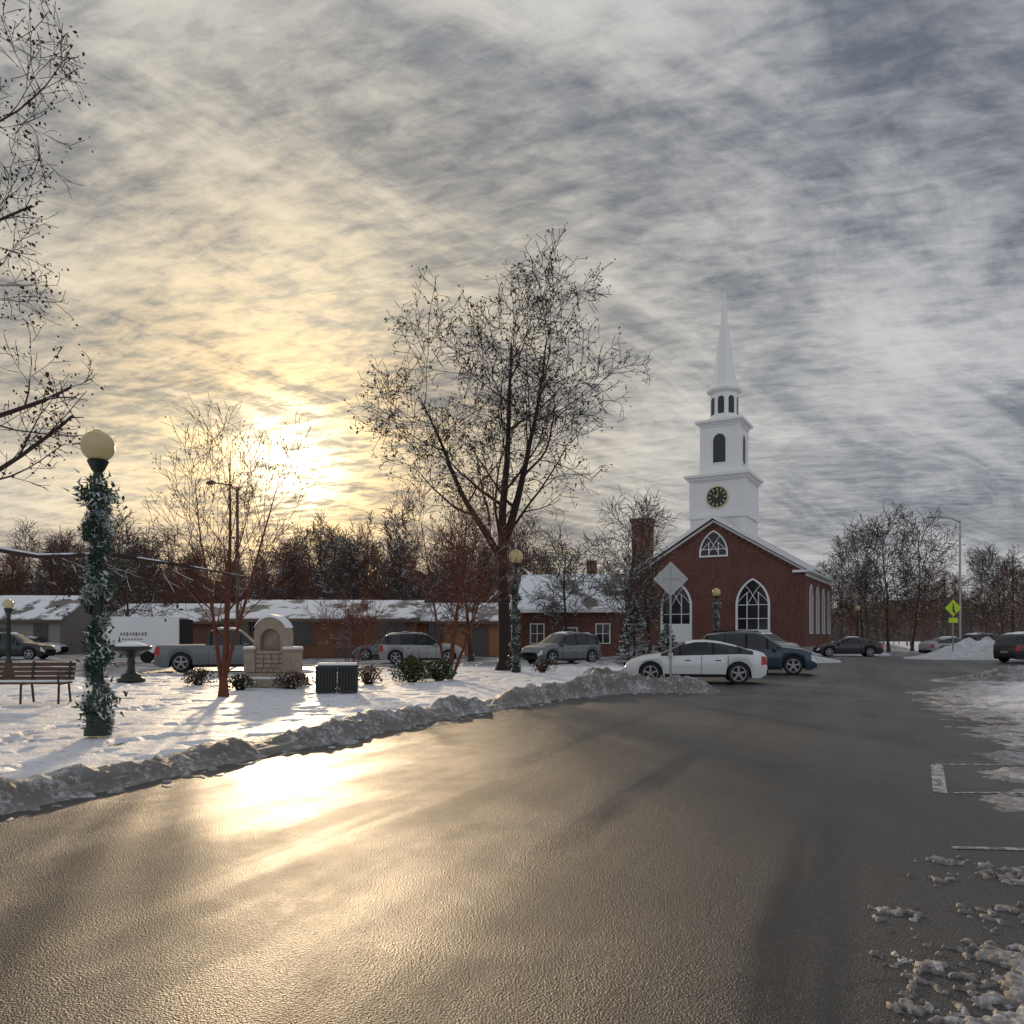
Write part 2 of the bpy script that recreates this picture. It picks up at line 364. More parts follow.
def tree(name,loc,P,seed,bark,leaves=0,leafsize=.09,bound=None,fork=None,extra=None,minr=.004,leafmat='leaf',clump=(1,3)):
    T=Tree(seed); T.bound=bound; T.minr=minr
    e=empty(name,loc)
    stems=fork or [((0,0,-.1),(0,0,1),P['H'],P['r'])]
    for (p,d,L,r) in stems:
        PP=P
        if p[2]>1: PP=dict(P); PP['start']=[.12]+P['start'][1:]; PP['kids']=[P.get('kf',P['kids'][0])]+P['kids'][1:]
        T.branch(Vector(p),Vector(d),L,r,0,PP)
    if extra: extra(T)
    T.mb.tube([(0,0,-.15),(0,0,.12),(0,0,.5)],[stems[0][3]*1.7,stems[0][3]*1.25,stems[0][3]*.98],8)
    ob=T.mb.obj('trunk_and_branches',bark,e,smooth=True,recalc=False)
    if leaves:
        rr=random.Random(seed+1); lm=MB()
        for q in T.tips:
            if rr.random()<leaves:
                for _ in range(rr.randint(*clump)):
                    c=q+Vector((rr.gauss(0,.09),rr.gauss(0,.09),rr.gauss(-.03,.09))); a=Vector((rr.gauss(0,1),rr.gauss(0,1),rr.gauss(0,1))).normalized(); b_=a.orthogonal().normalized()
                    z=leafsize*rr.uniform(.5,1.2); lm.add([c-a*z*.5,c+b_*z*.3,c+a*z*.5,c-b_*z*.3],[(0,1,2,3)])
        lm.obj('leaves',leafmat,e,recalc=False)
    return e,ob
BIG=dict(H=15,r=.30,levels=4,seg=[14,10,7,5,3],taper=[.12,.18,.26,.4,.5],wob=[.08,.15,.2,.25,.3],up=[.02,.05,.02,.01,.0],sides=[9,6,5,3,3],
  kids=[10,7,5,3],kf=8,start=[.34,.22,.2,.2],ang=[(45,72),(30,60),(30,65),(30,70)],len=[5.3,2.5,1.25,.62],lfall=[.42,.45,.4,.3],rk=[.52,.52,.52,.6])
tree('bare_tree',(-.3,33,.08),BIG,61,'bark',leaves=.36,leafsize=.15,minr=.012,clump=(1,4),
     fork=[((0,0,-.1),(.0,0,1),13.8,.33),((0,0,4.6),(-.68,.05,1),8.6,.19),((0,0,5.6),(.42,-.05,1),8.6,.20)])
SM=dict(H=6.6,r=.075,levels=3,seg=[10,7,5,4],taper=[.12,.2,.3,.5],wob=[.06,.10,.14,.18],up=[.03,.06,.05,.03],sides=[7,4,3,3],
  kids=[13,6,4],start=[.18,.15,.15],ang=[(28,48),(25,45),(25,50)],len=[2.5,1.0,.45],lfall=[.55,.4,.3],rk=[.5,.5,.6])
tree('young_tree',(-7.1,18.9,.1),SM,5,'barkred',fork=[((0,0,-.1),(0,0,1),6.2,.10),((.05,0,.5),(.20,0,1),5.2,.06),((-.05,0,.4),(-.22,.1,1),4.9,.06)],minr=.006,leaves=.12,leafsize=.07)
SM2=dict(SM); SM2['len']=[2.3,1.0,.5]; SM2['kids']=[12,6,4]
tree('young_tree',(-2.1,26,.1),SM2,9,'barkred',fork=[((0,0,-.1),(.05,0,1),6.0,.075),((.1,0,.1),(.3,0,1),5.4,.06),((-.1,0,.1),(-.28,0,1),5.6,.06),((0,.1,.2),(.1,.2,1),5,.05)],minr=.008,leaves=.12,leafsize=.08)
SM3=dict(SM); SM3['S']=.55
tree('young_tree',(-5.1,24.5,.1),SM3,19,'barkred',fork=[((0,0,-.1),(.05,0,1),2.3,.03),((.02,0,.1),(.3,0,1),2,.025),((0,0,.1),(-.3,0,1),2,.025)],minr=.006)
LT=dict(H=13,r=.26,levels=4,seg=[12,9,6,5,4],taper=[.15,.16,.25,.4,.5],wob=[.05,.12,.18,.22,.25],up=[.02,.03,.03,.02,.0],sides=[9,7,5,3,3],
  kids=[19,8,6,4],start=[.2,.2,.15,.12],ang=[(50,78),(30,58),(30,60),(30,65)],len=[4.6,1.9,.85,.4],lfall=[.35,.5,.4,.3],rk=[.4,.5,.5,.6])
def ltb(p): return (p.x<2.6+.35*math.sin(p.z*1.3)-.4*max(p.y,0)) and not (6.7<p.z<7.6 and p.x>1.2)
def ltextra(T):
    pts=[Vector((0,0,3.1)),Vector((1.2,-.1,2.95)),Vector((2.4,-.2,2.75)),Vector((3.5,-.2,2.78)),Vector((4.6,-.1,2.62)),Vector((5.7,0,2.42))]
    T.mb.tube(pts,[.07,.055,.045,.035,.024,.01],6)
    P2=dict(LT); rr=T.r; T.bound=None
    for i in range(9):
        q=pts[1].lerp(pts[5],rr.random()); T.branch(q,Vector((rr.uniform(.2,1),rr.uniform(-.6,.6),rr.uniform(-.8,.5))),.9,.012,3,P2)
tree('bare_tree',(-9.9,12.4,.1),LT,33,'barksnow',leaves=.6,leafsize=.085,bound=ltb,extra=ltextra,minr=.006)
MID=dict(H=11,r=.16,levels=3,seg=[10,7,5,4],taper=[.12,.2,.3,.5],wob=[.08,.14,.2,.22],up=[.02,.05,.03,.0],sides=[7,5,3,3],
  kids=[18,9,6],start=[.2,.15,.12],ang=[(40,65),(30,60),(30,65)],len=[5.0,2.3,1.1],lfall=[.55,.4,.3],rk=[.5,.5,.6])
tree('bare_tree',(7.8,52,0),dict(MID,S=.85,H=9.2),41,'barkgrey',minr=.018)
tree('bare_tree',(3.9,56,0),dict(MID,S=.75,H=7.5),42,'barkgrey',minr=.018)
tree('bare_tree',(-2.5,47,0),dict(MID,S=.65,H=7.2),43,'barkgrey',minr=.016)
tree('bare_tree',(10.8,60,0),dict(MID,S=.6,H=7),44,'barkgrey',minr=.018)
tree('bare_tree',(35.3,72,0),dict(MID,S=.95,H=11),45,'barkgrey',minr=.024)
tree('bare_tree',(39.6,76,0),dict(MID,S=1.0,H=11.6),46,'barkgrey',minr=.024)
tree('bare_tree',(37.5,82,0),dict(MID,S=1.0,H=11),49,'barkgrey',minr=.024)
tree('bare_tree',(52.5,82,0),dict(MID,S=.9,H=9.5),47,'barkgrey',minr=.024)
tree('bare_tree',(-30,60,0),dict(MID,S=.8,H=8),48,'barkgrey',minr=.02)
def farmesh(seed,H,S,bark):
    T=Tree(seed); T.minr=.034
    P=dict(MID,S=S,H=H); P['kids']=[17,7,5]; P['ang']=[(24,45),(28,50),(30,60)]
    T.branch(Vector((0,0,-.2)),Vector((0,0,1)),H,.2,0,P)
    ob=T.mb.obj('far_tree',bark,recalc=False); me=ob.data; bpy.data.objects.remove(ob); return me
fm=[farmesh(100+i,14+i%3,.9+.1*(i%2),'barkfarwarm' if i%3==0 else 'barkfar') for i in range(6)]
rr=random.Random(8)
def woods(name,n,xr,yr,sc,f=None):
    e=empty(name)
    for i in range(n):
        x=xr[0]+(xr[1]-xr[0])*(i+rr.random())/n; y=rr.uniform(*yr)
        o=bpy.data.objects.new('tree',rr.choice(fm)); COL.objects.link(o); o.parent=e; o.location=(x*y/110,y,0); s_=rr.uniform(*sc)*(.94+.10*math.sin(x*.19)); o.scale=(s_,s_,s_*rr.uniform(.9,1.15)); o.rotation_euler=(0,0,rr.uniform(0,6.28))
woods('distant_woods',100,(-96,4),(88,110),(.56,.88))
woods('distant_woods',105,(-96,4),(108,138),(.75,1.08))
woods('distant_woods',26,(4,36),(118,150),(.6,.8))
woods('distant_woods',60,(44,96),(100,150),(.5,.8))
def hill(name,x0,x1,y,h,mat):
    nx=300; vs=[];fs=[]
    for j,(dy,hh) in enumerate(((0,0),(4,.75),(12,1.0),(60,1.0))):
        for i in range(nx+1):
            x=x0+(x1-x0)*i/nx; nn=.68+.22*math.sin(i*.13)*math.sin(i*.053+1)+.25*rr.random()
            vs.append((x,y+dy,h*hh*nn if j else -.2))
    for j in range(3):
        for i in range(nx): a=j*(nx+1)+i; fs.append((a,a+1,a+nx+2,a+nx+1))
    mb=MB(); mb.add(vs,fs); mb.obj(name,mat,recalc=False)
m,t,b=newmat('wooded_hill'); tc=t.node('ShaderNodeTexCoord').outputs['Object']
n=t.noise(t.mapping(tc,(1,1,.25)),1.2,6,.7); t.l.new(t.mix(t.ramp(n,(.35,.65,0,1)),(.035,.027,.026),(.12,.095,.085)),b.inputs['Base Color']); b.inputs['Roughness'].default_value=1
hill('hill',-260,30,150,14,m); hill('hill',30,330,190,11,m)
# ------------------------------------------------------------------ small evergreen, shrubs
def conifer(name,loc,H,W,seed):
    e=empty(name,loc); r_=random.Random(seed); mb=MB(); mb.tube([(0,0,-.1),(0,0,H*.95)],[.07,.01],6,1)
    for i in range(190):
        t_=r_.random()**1.2; z=.15+t_*(H-.2); a=r_.uniform(0,6.28); L=W/2*(1-t_)**.85*r_.uniform(.75,1.1)+.08
        d=Vector((math.cos(a),math.sin(a),-.12)); p0=Vector((0,0,z)); up=Vector((0,0,1)); sd=d.cross(up).normalized()
        for k_ in range(9):
            f=.25+.75*(k_+r_.random())/9; c=p0+d*L*f+up*(.1*f*f)
            for sgn in (-1,1):
                q=c+sd*sgn*(.16*(1.15-f)+.05)+d*.09+up*r_.uniform(-.07,.05); wv=d*.035
                mb.add([c-wv,c+wv,q+up*r_.uniform(-.05,.04)],[(0,1,2)])
                mb.add([c-wv+up*.01,c+d*.12+up*r_.uniform(-.03,.08),c+sd*sgn*.04+up*.05],[(0,1,2)])
    mb.obj('boughs',['needle','bark'],e,recalc=False)
conifer('pine_tree',(7.0,44,0),3.5,2.4,1); conifer('pine_tree',(9.3,46,0),2.2,1.7,2)
def shrub(name,loc,w,h,seed,mat='needle',n=1500):
    e=empty(name,loc); r_=random.Random(seed); mb=MB()
    for i in range(60):
        a=r_.uniform(0,6.28); q=Vector((math.cos(a)*w*.48*r_.random(),math.sin(a)*w*.3*r_.random(),h*r_.uniform(.6,1.15))); mb.tube([(q.x*.2,q.y*.2,-.05),(q.x*.6,q.y*.6,h*.5),q],[.014,.01,.004],3,1)
    for i in range(n):
        a=r_.uniform(0,6.28); rad=r_.random()**.5; th=r_.random(); lump=1+.22*math.sin(3*a+seed)+.12*math.sin(7*a)
        c=Vector((math.cos(a)*rad*w*.5*lump*math.sin(math.pi*(.25+.6*th)),math.sin(a)*rad*w*.4*lump,.05+th*h*(1-.25*rad)))
        u=Vector((r_.gauss(0,1),r_.gauss(0,1),r_.gauss(0,1))).normalized(); v_=u.orthogonal().normalized(); z=r_.uniform(.025,.05)
        mb.add([c-u*z,c+v_*z*.7,c+u*z,c-v_*z*.7],[(0,1,2,3)])
    mb.obj('foliage',[mat,'bark'],e,recalc=False)
M['shrubgreen']=topsnow('shrub_green',(.05,.065,.02),.5,.9,scale=4,nth=.55)
M['shrubbrown']=topsnow('shrub_brown',(.10,.055,.03),.5,.9,scale=4,nth=.52)
shrub('shrub',(-3.2,24.5,.1),1.3,.85,3,'shrubgreen',1800); shrub('shrub',(-2.4,25.2,.1),1.2,.7,4,'shrubgreen',1500)
shrub('shrub',(-4.4,23.5,.1),1.1,.55,5,'shrubbrown',300); shrub('shrub',(-6.2,21.6,.1),1.2,.45,6,'shrubbrown',350)
shrub('shrub',(-9.4,23.0,.1),1.1,.5,7,'shrubbrown',400)
shrub('shrub',(1.2,30.5,.1),1.0,.6,8,'shrubbrown',400); shrub('shrub',(-7.5,21.2,.1),.9,.4,9,'shrubgreen',300)
# ------------------------------------------------------------------ lamps
def globe_lamp(loc,H,detail=1.0,seed=1,gd=.52):
    e=empty('street_lamp',loc); mb=MB(); hp=H-gd-.16
    mb.lathe([(.19,0),(.19,.12),(.16,.16),(.16,.3),(.12,.36),(.10,.6),(.075,.66),(.065,.8),(.058,hp*.6),(.05,hp-.12),(.075,hp-.08),(.06,hp),(.085,hp+.03),(.12,hp+.1),(.15,hp+.17),(.13,hp+.19)],n=14)
    for k_ in range(10):
        a=k_*.6283; mb.tube([(math.cos(a)*.066,math.sin(a)*.066,.8),(math.cos(a)*.052,math.sin(a)*.052,hp-.15)],[.011,.009],4)
    mb.obj('post','green',e,smooth=False)
    gl=MB(); pr=[]
    for i in range(15):
        a=math.pi*(i/14)*.93+.22; pr.append((gd/2*math.sin(a),hp+.17+gd*.47-gd*.5*math.cos(a)))
    pr=[(.11,hp+.18)]+[q for q in pr if q[1]>hp+.2]
    gl.lathe(pr,n=24); gl.obj('globe','globe',e,smooth=True)
    cp=MB(); top=hp+.17+gd*.47+gd*.49; cp.lathe([(.075,top-.025),(.05,top+.01),(.0,top+.03)],n=12); cp.obj('finial','globe',e)
    if detail>0:
        r_=random.Random(seed); ga=MB(); N=int(800*detail)
        for i in range(N):
            t_=i/N; z=.12+t_*(hp-.5); a=t_*2*math.pi*6.5+.4*math.sin(t_*40); rc=.12+.035*math.sin(t_*23+seed); c0=Vector((math.cos(a)*rc,math.sin(a)*rc,z))
            for k_ in range(18):
                c=c0+Vector((r_.gauss(0,.03),r_.gauss(0,.03),r_.gauss(0,.05)))
                d=Vector((r_.gauss(0,1),r_.gauss(0,1),r_.gauss(0,.9))).normalized(); L=r_.uniform(.04,.10)*(1.25 if t_<.12 or t_>.9 else 1); s_=d.orthogonal().normalized()*.007
                ga.add([c-s_,c+s_,c+d*L],[(0,1,2)],1 if r_.random()<(.08+.42*(math.sin(t_*55+seed)>.35)) else 0)
        for z0,rad,n_ in ((hp-.35,.26,480),(.45,.24,400),(1.25,.19,240),(2.3,.19,240),(3.0,.18,150)):
            for i in range(n_):
                c=Vector((r_.gauss(0,rad*.5),r_.gauss(0,rad*.5),z0+r_.gauss(0,.13))); d=Vector((r_.gauss(0,1),r_.gauss(0,1),r_.gauss(0,1))).normalized(); s_=d.orthogonal()*.016
                ga.add([c-s_,c+s_,c+d*.11,],[(0,1,2)],1 if r_.random()<.36 else 0)
        ga.obj('garland',['garland','tinsel'],e,recalc=False)
globe_lamp((-6.2,11.5,.1),4.56,1.0,1,.47)
globe_lamp((.16,31,.1),4.95,.8,2,.58)
globe_lamp((13.3,50,0),4.65,.4,3,.55)
globe_lamp((-17.7,27,.1),2.75,0,4,.34)
globe_lamp((36,80,0),4.7,0,5,.6)
def streetlight(loc,H,arm,mat='metal'):
    e=empty('street_light',loc); mb=MB(); mb.lathe([(.16,0),(.16,.4),(.1,.45),(.07,H)],n=8)
    mb.tube([(0,0,H-.25),(arm*.3,0,H+.1),(arm,0,H+.22)],[.05,.04,.035],6); mb.obj('pole',mat,e)
    hd=MB(); hd.tube([(arm*.95,0,H+.22),(arm*1.1,0,H+.24),(arm*1.35,0,H+.2)],[.06,.13,.07],8); hd.obj('lamp_head',mat,e)
streetlight((35,60,0),10.6,-2.0); streetlight((-14.3,40,0),9.3,-1.2,'browntrim')
def utility(loc,H):
    e=empty('utility_pole',loc); mb=MB(); mb.tube([(0,0,0),(0,0,H)],[.15,.1],8); mb.box((0,0,H-.7),(2,.1,.12)); mb.obj('pole','bark',e)
utility((60,92,0),11); utility((78,110,0),11); utility((-45,75,0),9)
# ------------------------------------------------------------------ signs
e=empty('traffic_sign',(4.83,23.4,.1)); mb=MB(); mb.tube([(0,0,-.1),(0,0,3.72)],[.032,.032],6); mb.obj('post','metal',e)
mb=MB(); q=.53; o=[(-q,0),(-.04,-q+.04),(.04,-q+.04),(q,0),(.04,q-.04),(-.04,q-.04)]; mb.prism(o,(0,-.04,3.2),(1,0,0),(0,0,1),(0,-.012,0)); mb.box((0,-.056,3.2),(.05,.006,.8),1); mb.box((0,-.062,3.2),(.5,.012,.05),1)
mb.obj('panel',['signback','metal'],e)
e=empty('pedestrian_sign',(28.7,50,0)); mb=MB(); mb.tube([(0,0,0),(0,0,3.9)],[.04,.04],6); mb.obj('post','metal',e)
mb=MB(); q=.55; mb.prism([(-q,0),(0,-q),(q,0),(0,q)],(0,-.05,3.35),(1,0,0),(0,0,1),(0,-.01,0)); mb.box((0,-.055,2.55),(.6,.01,.32)); mb.box((0,-.067,3.3),(.1,.01,.42),1); mb.lathe([(.0,-.06),(.06,0),(0,.06)],(0,-.07,3.6),8,1); mb.box((.08,-.067,3.1),(.08,.01,.28),1,ry=-.5)
mb.obj('panel',['signyellow','black'],e)
# ------------------------------------------------------------------ park furniture
e=empty('park_bench',(-10.5,16.6,.12),R(4)); mb=MB()
for i in range(4): mb.box((0,-.05-.11*i+.2,.44),(1.75,.09,.035))
for i in range(4): mb.box((0,.27+.02*i,.53+.1*i),(1.75,.03,.075),rx=-.18)
mb.obj('slats','wood',e)
mb=MB()
for x in (-.78,0,.78):
    mb.tube([(x,-.22,0),(x,-.2,.42),(x,.22,.42),(x,.3,.9)],[.025]*4,6); mb.tube([(x,.3,0),(x,.22,.42)],[.025]*2,6)
    if x: mb.tube([(x,-.22,.42),(x,-.24,.62),(x,.24,.64)],[.02]*3,6)
mb.obj('frame','black',e)
mb=MB(); mb.box((0,.04,.475),(1.7,.36,.035)); mb.obj('snow','snowcap',e,bevel=.015)
e=empty('trash_bin',(-4.53,19.9,.1),R(8)); mb=MB()
for cx in (-.27,.27):
    mb.box((cx,0,.06),(.5,.5,.1)); mb.box((cx,0,.36),(.4,.4,.56))
    for sx in range(7):
        o_=-.225+.075*sx
        mb.box((cx+o_,-.235,.37),(.045,.03,.56)); mb.box((cx+o_,.235,.37),(.045,.03,.56))
        if cx<0: mb.box((cx-.235,o_,.37),(.03,.045,.56))
        else: mb.box((cx+.235,o_,.37),(.03,.045,.56))
    mb.box((cx,0,.68),(.52,.54,.06))
mb.obj('body','black',e)
mb=MB(); mb.box((0,0,.745),(1.0,.5,.07)); mb.obj('snow','snowcap',e,bevel=.03)
e=empty('fountain',(-12.2,24.6,.1)); mb=MB()
mb.lathe([(.42,0),(.42,.1),(.3,.14),(.3,.22),(.14,.3),(.1,.5),(.13,.62),(.1,.72),(.16,.82),(.4,.95),(.58,1.02),(.62,1.1),(.6,1.14),(.5,1.1),(.08,1.06),(.07,1.2),(.0,1.22)],n=24); mb.obj('bowl_and_pedestal','black',e,smooth=True)
mb=MB(); mb.lathe([(.55,1.11),(.4,1.2),(.2,1.26),(0,1.28)],n=24); mb.obj('snow','snowcap',e,smooth=True)
def arc(w,h,n=12,pointed=False):
    if pointed:
        sp=h-w*.8; pts=[(-w/2,0),(w/2,0)]
        Rr=(w*w/4+(w*.8)**2)/(w); cx=w/2-Rr; a1=math.atan2(w*.8,-cx)
        R1=[(cx+Rr*math.cos(a1*i/n),sp+Rr*math.sin(a1*i/n)) for i in range(n+1)]
        return pts+R1+[(-x,y) for x,y in R1[::-1][1:]]
    sp=h-w/2; return [(-w/2,0),(w/2,0)]+[(w/2*math.cos(math.pi*i/n),sp+w/2*math.sin(math.pi*i/n)) for i in range(n+1)]
# monument: plinth, coursed rubble base, side piers and a rounded arch
e=empty('stone_monument',(-6.95,22.4,.1),R(-8)); mb=MB(); rs=random.Random(4)
mb.box((0,0,.12),(1.7,1.1,.24)); mb.box((0,0,.32),(1.5,.9,.16))
mb.box((0,.02,.68),(1.2,.56,.56))
for zc_ in range(4):
    x=-.42
    while x<.40:
        wd=rs.uniform(.16,.28); wd=min(wd,.42-x)
        if wd<.06: break
        mb.box((x+wd/2,-.27,.47+zc_*.135),(wd-.012,.08+rs.uniform(0,.03),.122)); x+=wd
for sx in (-.58,.58): mb.box((sx,-.02,.72),(.34,.7,.62)); mb.box((sx,-.02,1.06),(.4,.76,.07))
mb.box((0,0,1.0),(.84,.66,.1))
mb.obj('base','stone',e,bevel=.02)
mb=MB(); ou=arc(1.0,.95,16); inn=[(x*.62,y*.66) for x,y in ou]; mb.ring(ou,inn,(0,-.25,1.051),(1,0,0),(0,0,1),(0,.5,0)); mb.prism(inn,(0,-.05,1.052),(1,0,0),(0,0,1),(0,.2,0)); mb.obj('arch','stone',e,bevel=.02)
mb=MB(); ou=[(x*1.03,y) for x,y in ou if y>.55]; sn=[(x,y+.09*(1-abs(x)*1.2)) for x,y in ou]; mb.prism(ou+sn[::-1],(0,-.27,1.055),(1,0,0),(0,0,1),(0,.54,0))
for sx in (-.6,.6): mb.box((sx,-.02,1.13),(.34,.66,.07))
mb.box((0,-.44,.27),(1.5,.2,.06))
mb.obj('snow','snowcap',e,bevel=.02)
# ------------------------------------------------------------------ church
ch=empty('church',(19.7,75,0),R(-30))
W=8.5; EV=7.9; PK=13.1; D=17
mb=MB(); mb.prism([(-W,-.3),(W,-.3),(W,EV),(0,PK),(-W,EV)],(0,0,0),(1,0,0),(0,0,1),(0,D,0)); mb.obj('walls','brick',ch)
def slab(mb,x0,z0,x1,z1,y0,y1,th,mi=0):
    mb.prism([(x0,z0),(x1,z1),(x1,z1+th),(x0,z0+th)],(0,y0,0),(1,0,0),(0,0,1),(0,y1-y0,0),mi)
sl=(PK-EV)/W
mb=MB(); ov=.6
for s_ in (-1,1): slab(mb,s_*(W+ov),EV-ov*sl+.02,0,PK+.02,-.45,D+.3,.22)
mb.obj('roof','roofsnow',ch)
mb=MB()
for s_ in (-1,1):
    slab(mb,s_*(W+ov+.03),EV-ov*sl-.20,0,PK-.17,-.55,-.46,.42)
    slab(mb,s_*(W+.1),EV-.1*sl-.5,0,PK-.5,-.12,-.003,.24)
    mb.box((s_*(W+.32),D/2,EV-.42),(.5,D+.6,.22))
    mb.box((s_*(W+.05),D/2,EV-.72),(.1,D,.3))
    mb.box((s_*(W-.35),-.25,EV-.42),(1.5,.40,.22))
mb.obj('trim','white',ch)
mb=MB()
for i in range(34):
    x=-W+.3+i*(2*W-.6)/33; mb.box((x,-.16,PK-abs(x)*sl-.72),(.22,.2,.18))
mb.obj('dentils','brick',ch)
def gothic(mb,cx,z0,w,h,y=-.002,ux=(1,0,0),nrm=(0,-1,0),panel=0,cy=0,mull=True,fr=.16,k=1):
    n=Vector(nrm); uxv=Vector(ux); org=Vector((cx,cy,z0))
    ou=arc(w,h,10,True); inn=[(x*(1-2*fr/w),fr+y_*(1-1.9*fr/h)) for x,y_ in ou]
    mb.prism(ou,org,ux,(0,0,1),n*.02,1)
    mb.ring(ou,inn,org+n*.021,ux,(0,0,1),n*.13,0)
    if mull:
        sp=h-w*.8
        for mx in (-w/6,w/6): mb.prism([(mx-.05*k,.15),(mx+.05*k,.15),(mx+.05*k,sp+w*.38),(mx-.05*k,sp+w*.38)],org+n*.021,ux,(0,0,1),n*.07,0)
        for hz in ((.3,.62) if h>4 else (.35,)): mb.prism([(-w/2+.12,h*hz*.8),(w/2-.12,h*hz*.8),(w/2-.12,h*hz*.8+.09*k),(-w/2+.12,h*hz*.8+.09*k)],org+n*.022,ux,(0,0,1),n*.06,0)
        for s_ in (-1,1):
            pts=[(s_*w/6+(-s_)*w*.33*math.sin(a*.105)*1.6, sp+w*.62*math.sin(a*.157)) for a in range(0,9)]
            mb.tube([org+n*.06+uxv*px+Vector((0,0,pz)) for px,pz in pts],[.05*k]*9,4,0)
            pts=[(s_*w/2*(1-a/9)+0,sp+w*.42*math.sin(a/9*1.57)) for a in range(1,8)]
            mb.tube([org+n*.06+uxv*px+Vector((0,0,pz)) for px,pz in pts],[.045*k]*7,4,0)
    if panel: mb.prism([(-w/2+.2,.1),(w/2-.2,.1),(w/2-.2,panel),(-w/2+.2,panel)],org+n*.03,ux,(0,0,1),n*.09,0)
mb=MB()
gothic(mb,3.74,1.9,3.2,5.1,fr=.2,k=.75); gothic(mb,-3.74,.3,3.2,6.7,panel=2.4,fr=.2,k=.75); gothic(mb,0,9.2,2.8,2.6,fr=.16,k=.8)
for k_ in range(4):
    gothic(mb,W,1.7,1.5,4.7,ux=(0,1,0),nrm=(1,0,0),cy=2.6+k_*3.9,fr=.07,mull=False)
mb.obj('windows',['white','darkglass'],ch)
mb=MB(); mb.box((0,D/2,.25),(2*W+.24,D+.24,.5)); mb.box((3.74,-.15,1.82),(3.6,.35,.16)); mb.obj('foundation',simple('foundation_stone',(.3,.29,.28),.8),ch)
mb=MB(); mb.box((-3.74,-1.2,.15),(4,2.2,.3)); mb.obj('steps',simple('steps_concrete',(.35,.34,.33),.8),ch)
mb=MB(); cy=4.0
def sq(z0,z1,w,w2=None,mi=0):
    w2=w2 or w; a=w/2;b2=w2/2
    mb.add([(-a,cy-a,z0),(a,cy-a,z0),(a,cy+a,z0),(-a,cy+a,z0),(-b2,cy-b2,z1),(b2,cy-b2,z1),(b2,cy+b2,z1),(-b2,cy+b2,z1)],[(0,3,2,1),(4,5,6,7),(0,1,5,4),(1,2,6,5),(2,3,7,6),(3,0,4,7)],mi)
sq(9.5,16.9,5.45); sq(13.2,13.5,5.75)
sq(16.9,17.05,5.7);sq(17.05,17.3,6.0); sq(17.3,17.55,6.5); sq(17.55,17.8,5.9,4.6)
sq(17.75,22.5,3.8); sq(17.75,18.2,4.05); sq(22.5,22.7,4.0); sq(22.7,22.9,4.25); sq(22.9,23.15,4.75); sq(23.15,23.3,4.2,3.3)
for sx in (-1,1):
    for sy in (-1,1): mb.box((sx*1.76,cy+sy*1.76,20.35),(.42,.42,4.28)); mb.box((sx*2.57,cy+sy*2.57,15.2),(.45,.45,3.38))
mb.lathe([(1.62,23.3),(1.62,23.7),(1.42,23.72),(1.42,26.1),(1.55,26.15),(1.75,26.3),(1.8,26.5),(1.5,26.55),(1.5,26.6),(1.3,27.1),(1.1,28.0),(.88,29.3),(.45,32.9),(.07,36.4),(.04,36.6)],(0,cy,0),8,0,R(22.5))
mb.lathe([(0,-.15),(.15,0),(0,.15)],(0,cy,36.7),8)
mb.obj('steeple','white',ch)
mb=MB()
for ux,n in (((1,0,0),(0,-1,0)),((0,1,0),(1,0,0)),((0,-1,0),(-1,0,0)),((-1,0,0),(0,1,0))):
    n=Vector(n); o=Vector((0,cy,18.75))+n*1.903; ou=arc(1.5,3.1,10); inn=[(x*.84,.1+y*.93) for x,y in ou]
    mb.ring(ou,inn,o,ux,(0,0,1),n*.1,0); mb.prism(inn,o+n*.003,ux,(0,0,1),n*.012,1)
    for i in range(9): mb.prism([(-.6,.4+i*.25),(.6,.4+i*.25),(.6,.45+i*.25),(-.6,.45+i*.25)],o+n*.016,ux,(0,0,1),n*.03,2)
for k_ in range(8):
    a=k_*math.pi/4; n=Vector((math.cos(a),math.sin(a),0)); ux=Vector((-n.y,n.x,0)); o=Vector((0,cy,23.95))+n*(1.42*math.cos(math.pi/8)+.003)
    mb.prism(arc(.62,1.75,8),o,ux,(0,0,1),n*.02,1)
mb.obj('belfry_openings',['white','darkglass','roofdark'],ch)
mb=MB()
n=Vector((0,-1,0));ux=Vector((1,0,0)); o=Vector((0,cy,15.25))+n*2.725
circ=lambda r:[(r*math.cos(i*math.pi/16),r*math.sin(i*math.pi/16)) for i in range(32)]
mb.prism(circ(1.02),o+n*.003,ux,(0,0,1),n*.05,0); mb.ring(circ(1.1),circ(1.0),o+n*.054,ux,(0,0,1),n*.05,1)
for i in range(12):
    a=i*math.pi/6; c=(math.cos(a)*.78,math.sin(a)*.78); dx=(math.cos(a)*.13,math.sin(a)*.13); px=(-dx[1]*.4,dx[0]*.4)
    mb.prism([(c[0]-dx[0]-px[0],c[1]-dx[1]-px[1]),(c[0]+dx[0]-px[0],c[1]+dx[1]-px[1]),(c[0]+dx[0]+px[0],c[1]+dx[1]+px[1]),(c[0]-dx[0]+px[0],c[1]-dx[1]+px[1])],o+n*.055,ux,(0,0,1),n*.02,1)
for ang,L in ((R(150),.5),(R(80),.72)):
    dx=(math.cos(ang),math.sin(ang)); px=(-dx[1]*.07,dx[0]*.07)
    mb.prism([(-px[0],-px[1]),(dx[0]*L,dx[1]*L),(px[0],px[1])],o+n*.078,ux,(0,0,1),n*.02,1)
mb.obj('clock_face',['black',simple('clock_gold',(.6,.5,.25),.4)],ch)
